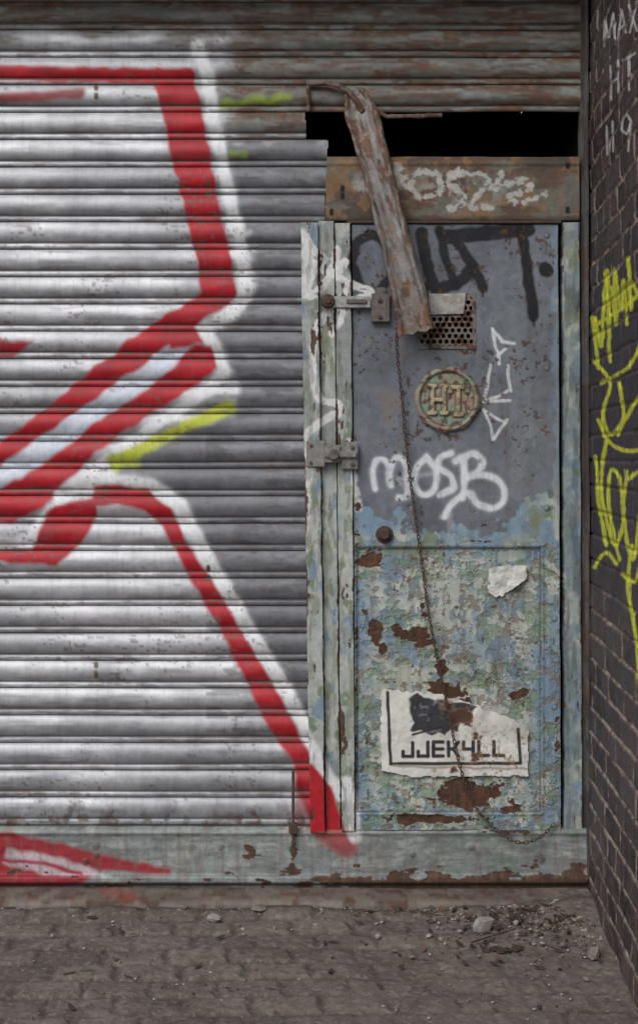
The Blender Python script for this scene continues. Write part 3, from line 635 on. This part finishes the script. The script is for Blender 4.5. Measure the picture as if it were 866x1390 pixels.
# ---------- brick side wall
def wall():
    X0=(799-CX)/S
    s=np.concatenate([np.arange(0,1.0,.0036),np.arange(1.0,3.2,.014)]); z=np.concatenate([np.arange(3.3,2.7,-.014),np.arange(2.7,-.03,-.0036)])
    SS,ZZ=np.meshgrid(s,z)
    cz=ZZ/.0745; row=np.floor(cz); fz=cz-row
    hd=(row%2)
    Lb=np.where(hd>0,.1125,.225); cs=(SS+.06)/Lb+np.where(hd>0,0,.25); col=np.floor(cs); fs=cs-col
    wob=(vn(SS*25,ZZ*25,4)-.5)*.004
    dz=np.minimum(fz,1-fz)*.0745; ds=np.minimum(fs,1-fs)*Lb; d=np.minimum(dz,ds)+wob
    br=sst(.003,.0075,d)
    rv=T[(row.astype(int)*13)&255,(col.astype(int)*29)&255]
    h=br*.006*(.6+.6*rv)+(fbm(SS*100,ZZ*100,3,o=3,s=3)-.5)*.003+ (fbm(SS*100,ZZ*100,30,o=2,s=8)-.5)*.01
    x=X0-.055*SS-h; dd=np.maximum(D-SS,.4)
    px=CX+1760*x/dd; py=HY-1760*(ZZ-ZC)/dd
    cv=Cv(px,py,(.03,.027,.03)); zz=ZZ.ravel(); ss=SS.ravel(); b=br.ravel(); r=rv.ravel()
    A=lambda sx,k,o=4: fbm(ss*440,zz*440,sx,sx,o,k)
    cv.C[:]=np.array((.044,.034,.038))*(.5+1.1*r[:,None]); cv.mix(sst(.5,.7,A(50,900))*.5,(.09,.058,.054))
    cv.mix(sst(.6,.7,A(9,901))*.4,(.11,.085,.08))
    low=1-sst(.78,1.02,zz+(A(70,902)-.5)*.35); hi=sst(1.72,1.9,zz+(A(60,903)-.5)*.3)
    mort=(1-b)*np.clip(low*.95+hi*.85+.15,0,1)*(.3+.7*sst(.3,.5,A(14,905)))
    pan=sst(.9,1.0,zz+(A(40,908)-.5)*.1)*(1-sst(1.8,1.92,zz+(A(40,909)-.5)*.1)); cv.mix(pan*.7,(.03,.025,.035))
    cv.mix(mort,(.36,.28,.23))
    cv.mix((1-sst(.0,.6,zz))*sst(.45,.65,A(20,906))*.5,(.14,.095,.08))
    Y=(.62,.64,.03); y=dict(soft=2.5,rag=.3,alpha=.95,rs=6,wob=.8)
    for p in [[(804,430),(808,470),(812,500)],[(808,432),(816,470),(820,395),(824,370),(826,450),(828,490)],[(830,390),(836,440),(833,365),(842,420),(846,380),(850,440)],[(852,350),(856,420),(853,380),(866,400)],
              [(812,440),(835,425),(866,400)],[(806,490),(828,520),(818,560),(830,590),(866,540)],[(815,520),(850,500),(868,470)],[(812,570),(826,600),(850,612),(870,610)],
              [(822,600),(815,660),(826,720),(836,740),(846,700),(840,650),(828,640),(826,690),(840,760)],[(808,620),(812,680),(822,740)],[(850,640),(846,700),(858,760),(868,700)],[(852,650),(866,640)],
              [(856,740),(852,800),(862,860),(868,930)],[(806,770),(822,750),(836,765)],[(845,780),(860,790),(868,770)],[(840,520),(846,560),(838,590)]]:
        cv.stroke(p,5.5,Y,sm=True,**y)
    g=(.55,.53,.52); q=dict(soft=1.6,rag=.25,alpha=.9,rs=4,wob=.4)
    for p in [[(819,62),(820,28),(826,50),(832,18),(834,52)],[(838,56),(843,14),(849,44)],[(839,40),(847,34)],[(853,8),(864,42)],[(864,2),(854,44)],
              [(828,90),(829,135)],[(838,82),(839,128)],[(828,112),(838,106)],[(844,82),(862,72)],[(852,78),(853,122)],
              [(823,172),(824,210)],[(831,165),(832,205)],[(846,160),(842,176),(850,182),(856,165),(850,155),(846,160)],[(855,170),(852,205)]]:
        cv.stroke(p,3.0,g,**q)
    cv.rust[:]=(1-b)*.8
    gridmesh('side_brick_wall',x,-SS,ZZ,(cv.C,cv.rust,cv.met),M_brick)
wall()
bld=empty('brick_building')
boxes('pier',[(.875,1.9,-3.2,.0,0,3.3)],M_bt,bld,0)
boxes('wall_right',[(.845,6,.012,.5,0,5.5)],M_bt,bld,0)
boxes('unseen_shade_lintel',[(-2.6,.84,-.2,.5,2.84,5.5)],M_bt,bld,0)  # unseen overhang, added and sized to shade the top slats
boxes('wall_left',[(-7,-2.38,-.16,.5,0,5.5)],M_bt,bld,0)
boxes('room',[(-2.38,.84,1.4,1.5,0,2.79),(-2.5,.84,.502,1.5,2.8,3.0),(-2.5,-2.38,.502,1.5,0,2.79),(.845,.9,.502,1.5,0,2.79)],M_dark,bld,0)
# ---------- ground
def ground():
    xs=np.concatenate([-np.geomspace(1.35,120,30)[::-1],np.arange(-1.33,1.0,.005),np.geomspace(1.0,120,30)])
    ys=np.concatenate([np.geomspace(.03,120,16)[::-1],np.arange(.02,-1.25,-.005),-np.geomspace(1.26,120,30)])
    X,Y=np.meshgrid(xs,ys)
    a=X*1.0+Y*.06; b=Y-X*.03
    row=np.floor(b/.105); fb=b/.105-row; ca=a/.17+ (row%2)*.5+T[(row.astype(int)*7)&255,5]*.4; col=np.floor(ca); fa=ca-col
    d=np.minimum(np.minimum(fb,1-fb)*.105,np.minimum(fa,1-fa)*.17)+(vn(X*30,Y*30,3)-.5)*.014
    st=sst(.002,.02,d); rv=T[(row.astype(int)*31)&255,(col.astype(int)*17)&255]
    vis=sst(.6,-.2,X+(fbm(X*100,Y*100,40,s=4)-.5)*.8)
    dirt=fbm(X*100,Y*100,18,o=4,s=6)
    near=(np.abs(X)<3)&(np.abs(Y)<3)
    h=st*.008*(.35+.65*vis)*(.5+.8*rv)+(dirt-.5)*.008+(fbm(X*100,Y*100,2.2,o=2,s=7)-.5)*.0022
    heap=.035*np.exp(-((X-.83)/.22)**2-((Y+.12)/.22)**2)+.012*np.exp(-((Y+.14)/.05)**2)
    Z=np.where(near,h+heap*(1+.7*(dirt-.5)),0)-.008
    cv=Cv(X*440,Y*440,(.155,.13,.113)); st_=st.ravel(); rr=rv.ravel()
    cv.C*=(.78+.4*rr*vis.ravel()+.2*(1-vis.ravel()))[:,None]
    cv.mix((1-st_)*.5*(.25+.75*vis.ravel()),(.075,.058,.048))
    cv.mix(sst(.5,.75,cv.f(60,k=950))*.45,(.10,.078,.066)); cv.mix(sst(.5,.75,cv.f(35,k=953))*.4,(.2,.172,.15))
    cv.mix(sst(.68,.73,cv.f(6,k=955))*.4,(.08,.06,.045)); cv.mix(sst(.73,.77,cv.f(4,k=957))*.4,(.28,.25,.23))
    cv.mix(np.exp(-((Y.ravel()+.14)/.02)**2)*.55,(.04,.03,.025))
    cv.rust[:]=.4
    gridmesh('ground',X,Y,Z,(cv.C,cv.rust,cv.met),M_ground)
ground()
# ---------- rubble
def rubble():
    bm=bmesh.new()
    def stone(x,y,r,z=0,mi=0,fl=.6):
        q=bmesh.ops.create_icosphere(bm,subdivisions=1 if r<.009 else 2,radius=1)
        sc=(r*random.uniform(.8,1.3),r*random.uniform(.7,1.1),r*random.uniform(.45,.8)*fl/.6); a=random.uniform(0,6.3); ca,sa=math.cos(a),math.sin(a)
        pl=[(Vector((random.gauss(0,1),random.gauss(0,1),random.gauss(0,1))).normalized(),random.uniform(.5,.8)) for _ in range(8)]
        for v in q['verts']:
            c=v.co.copy()
            for n,dd in pl:
                e=c.dot(n)
                if e>dd: c-=n*(e-dd)
            c*=1+random.uniform(-.05,.05)
            X=c.x*sc[0];Y=c.y*sc[1]; v.co=Vector((x+X*ca-Y*sa,y+X*sa+Y*ca,z+sc[2]*.5+c.z*sc[2]))
        for f in {f for v in q['verts'] for f in v.link_faces}: f.material_index=mi
    def gp(px,py):
        d=ZC*1760/(py-HY); return ((px-CX)*d/1760, -(D-d))
    def hz(x,y): return .030*math.exp(-((x-.83)/.22)**2-((y+.12)/.22)**2)+.008*math.exp(-((y+.14)/.05)**2)
    for px,py,r,mi in [(655,1262,.04,1),(292,1250,.024,1),(806,1298,.03,0),(249,1234,.024,0),(355,1226,.024,0),(742,1262,.014,0),(785,1262,.016,3),(700,1256,.011,1),(590,1250,.01,0),(640,1240,.01,0),(765,1285,.014,0),(575,1290,.012,3),(330,1262,.009,1),(372,1262,.01,0),(600,1236,.014,3),(725,1240,.016,3),(775,1240,.024,0),(700,1238,.012,0),(795,1330,.012,0),(560,1300,.009,0),(450,1300,.007,0),(150,1310,.008,0),(200,1262,.007,1),(90,1255,.007,0)]:
        x,y=gp(px,py); y=min(y,-.15); stone(x,y,r,hz(x,y)*.8,mi)
    for i in range(1300):
        if i<750: x=.83-abs(random.gauss(0,.28)); y=-.13-abs(random.gauss(0,.16))
        elif i<1000: x=random.uniform(-1.1,.8); y=-.135-abs(random.gauss(0,.02))
        else: x=random.uniform(-1.2,.8); y=random.uniform(-1.1,-.14)
        if x>.82+.055*y-.01: continue
        stone(x,y,abs(random.gauss(.0027,.0022))+.0012,hz(x,y)-.002,random.choice([0,0,1,1,3,2]))
    for i in range(130):
        if i<95: x=.8-abs(random.gauss(0,.28)); y=-.15-abs(random.gauss(0,.16))
        else: x=random.uniform(-1,.8); y=random.uniform(-.9,-.14)
        if x>.79+.055*y: continue
        L=random.uniform(.007,.022); w=L*random.uniform(.3,.6); a=random.uniform(0,6.3); z=.003+hz(x,y)
        vs=[]
        for (u,v,c) in [(-1,0,1),(-.4,-.8,.2),(.5,-.7,.3),(1,0,1.2),(.45,.75,.5),(-.45,.7,.4)]:
            X=u*L;Y=v*w; vs.append(bm.verts.new((x+X*math.cos(a)-Y*math.sin(a),y+X*math.sin(a)+Y*math.cos(a),z+c*L*random.uniform(.1,.5))))
        for q in [(0,1,5),(1,4,5),(1,2,4),(2,3,4)]:
            f=bm.faces.new([vs[k] for k in q]); f.material_index=2 if i%6 else 3
    x,y=gp(682,1290)
    for i in range(10): stone(x+random.uniform(-.05,.05),y+random.uniform(-.02,.02),.014,.0,2,.4)
    for (a,b) in [((748,1232),(757,1276)),((640,1285),(700,1270)),((690,1243),(740,1236)),((570,1243),(595,1252))]:
        p=Vector((*gp(*a),.012)); q=Vector((*gp(*b),.02)); dd=(q-p)
        r=bmesh.ops.create_cone(bm,cap_ends=True,segments=6,radius1=.0028,radius2=.0018,depth=dd.length)
        M=dd.to_track_quat('Z','Y').to_matrix()
        for v in r['verts']: v.co=M@v.co+(p+q)/2
        for f in {f for v in r['verts'] for f in v.link_faces}: f.material_index=2
    me=bpy.data.meshes.new('rubble'); bm.to_mesh(me); bm.free()
    for m in (M_stone,pmat('pale_stone',.9,.8,200,.25,attr=False,col=(.32,.295,.27),spec=.2),M_leaf,pmat('brick_crumb',.85,.8,200,.3,attr=False,col=(.12,.07,.05))): me.materials.append(m)
    link(bpy.data.objects.new('rubble',me))
rubble()
# ---------- light, world, camera
w=bpy.data.worlds.new('World'); bpy.context.scene.world=w; w.use_nodes=True; nt=w.node_tree
sky=nt.nodes.new('ShaderNodeTexSky'); sky.sky_type='NISHITA'; sky.sun_disc=False
EL=math.radians(44); AZ=math.radians(210)
sky.sun_elevation=EL; sky.sun_rotation=AZ; sky.dust_density=2
hs=nt.nodes.new('ShaderNodeHueSaturation'); hs.inputs['Saturation'].default_value=.5
nt.links.new(sky.outputs[0],hs.inputs['Color']); nt.links.new(hs.outputs[0],nt.nodes['Background'].inputs['Color']); nt.nodes['Background'].inputs['Strength'].default_value=.14
sd=bpy.data.lights.new('sun','SUN'); sd.energy=1.4; sd.angle=math.radians(32); sd.color=(1,.98,.95)
so=link(bpy.data.objects.new('sun',sd))
dirv=Vector((math.sin(AZ)*math.cos(EL),math.cos(AZ)*math.cos(EL),math.sin(EL)))
so.rotation_euler=dirv.to_track_quat('Z','Y').to_euler(); so.location=dirv*6
cd=bpy.data.cameras.new('camera'); cam=link(bpy.data.objects.new('camera',cd)); cam.location=(0,-D,ZC); cam.rotation_euler=(math.pi/2,0,0)
cd.sensor_fit='VERTICAL'; cd.sensor_height=24; cd.lens=1760/1390*24; cd.shift_y=-75/1390; cd.clip_end=500; cd.clip_start=.05
sc=bpy.context.scene; sc.camera=cam; sc.view_settings.view_transform='Standard'; sc.view_settings.look='None'; sc.view_settings.exposure=0
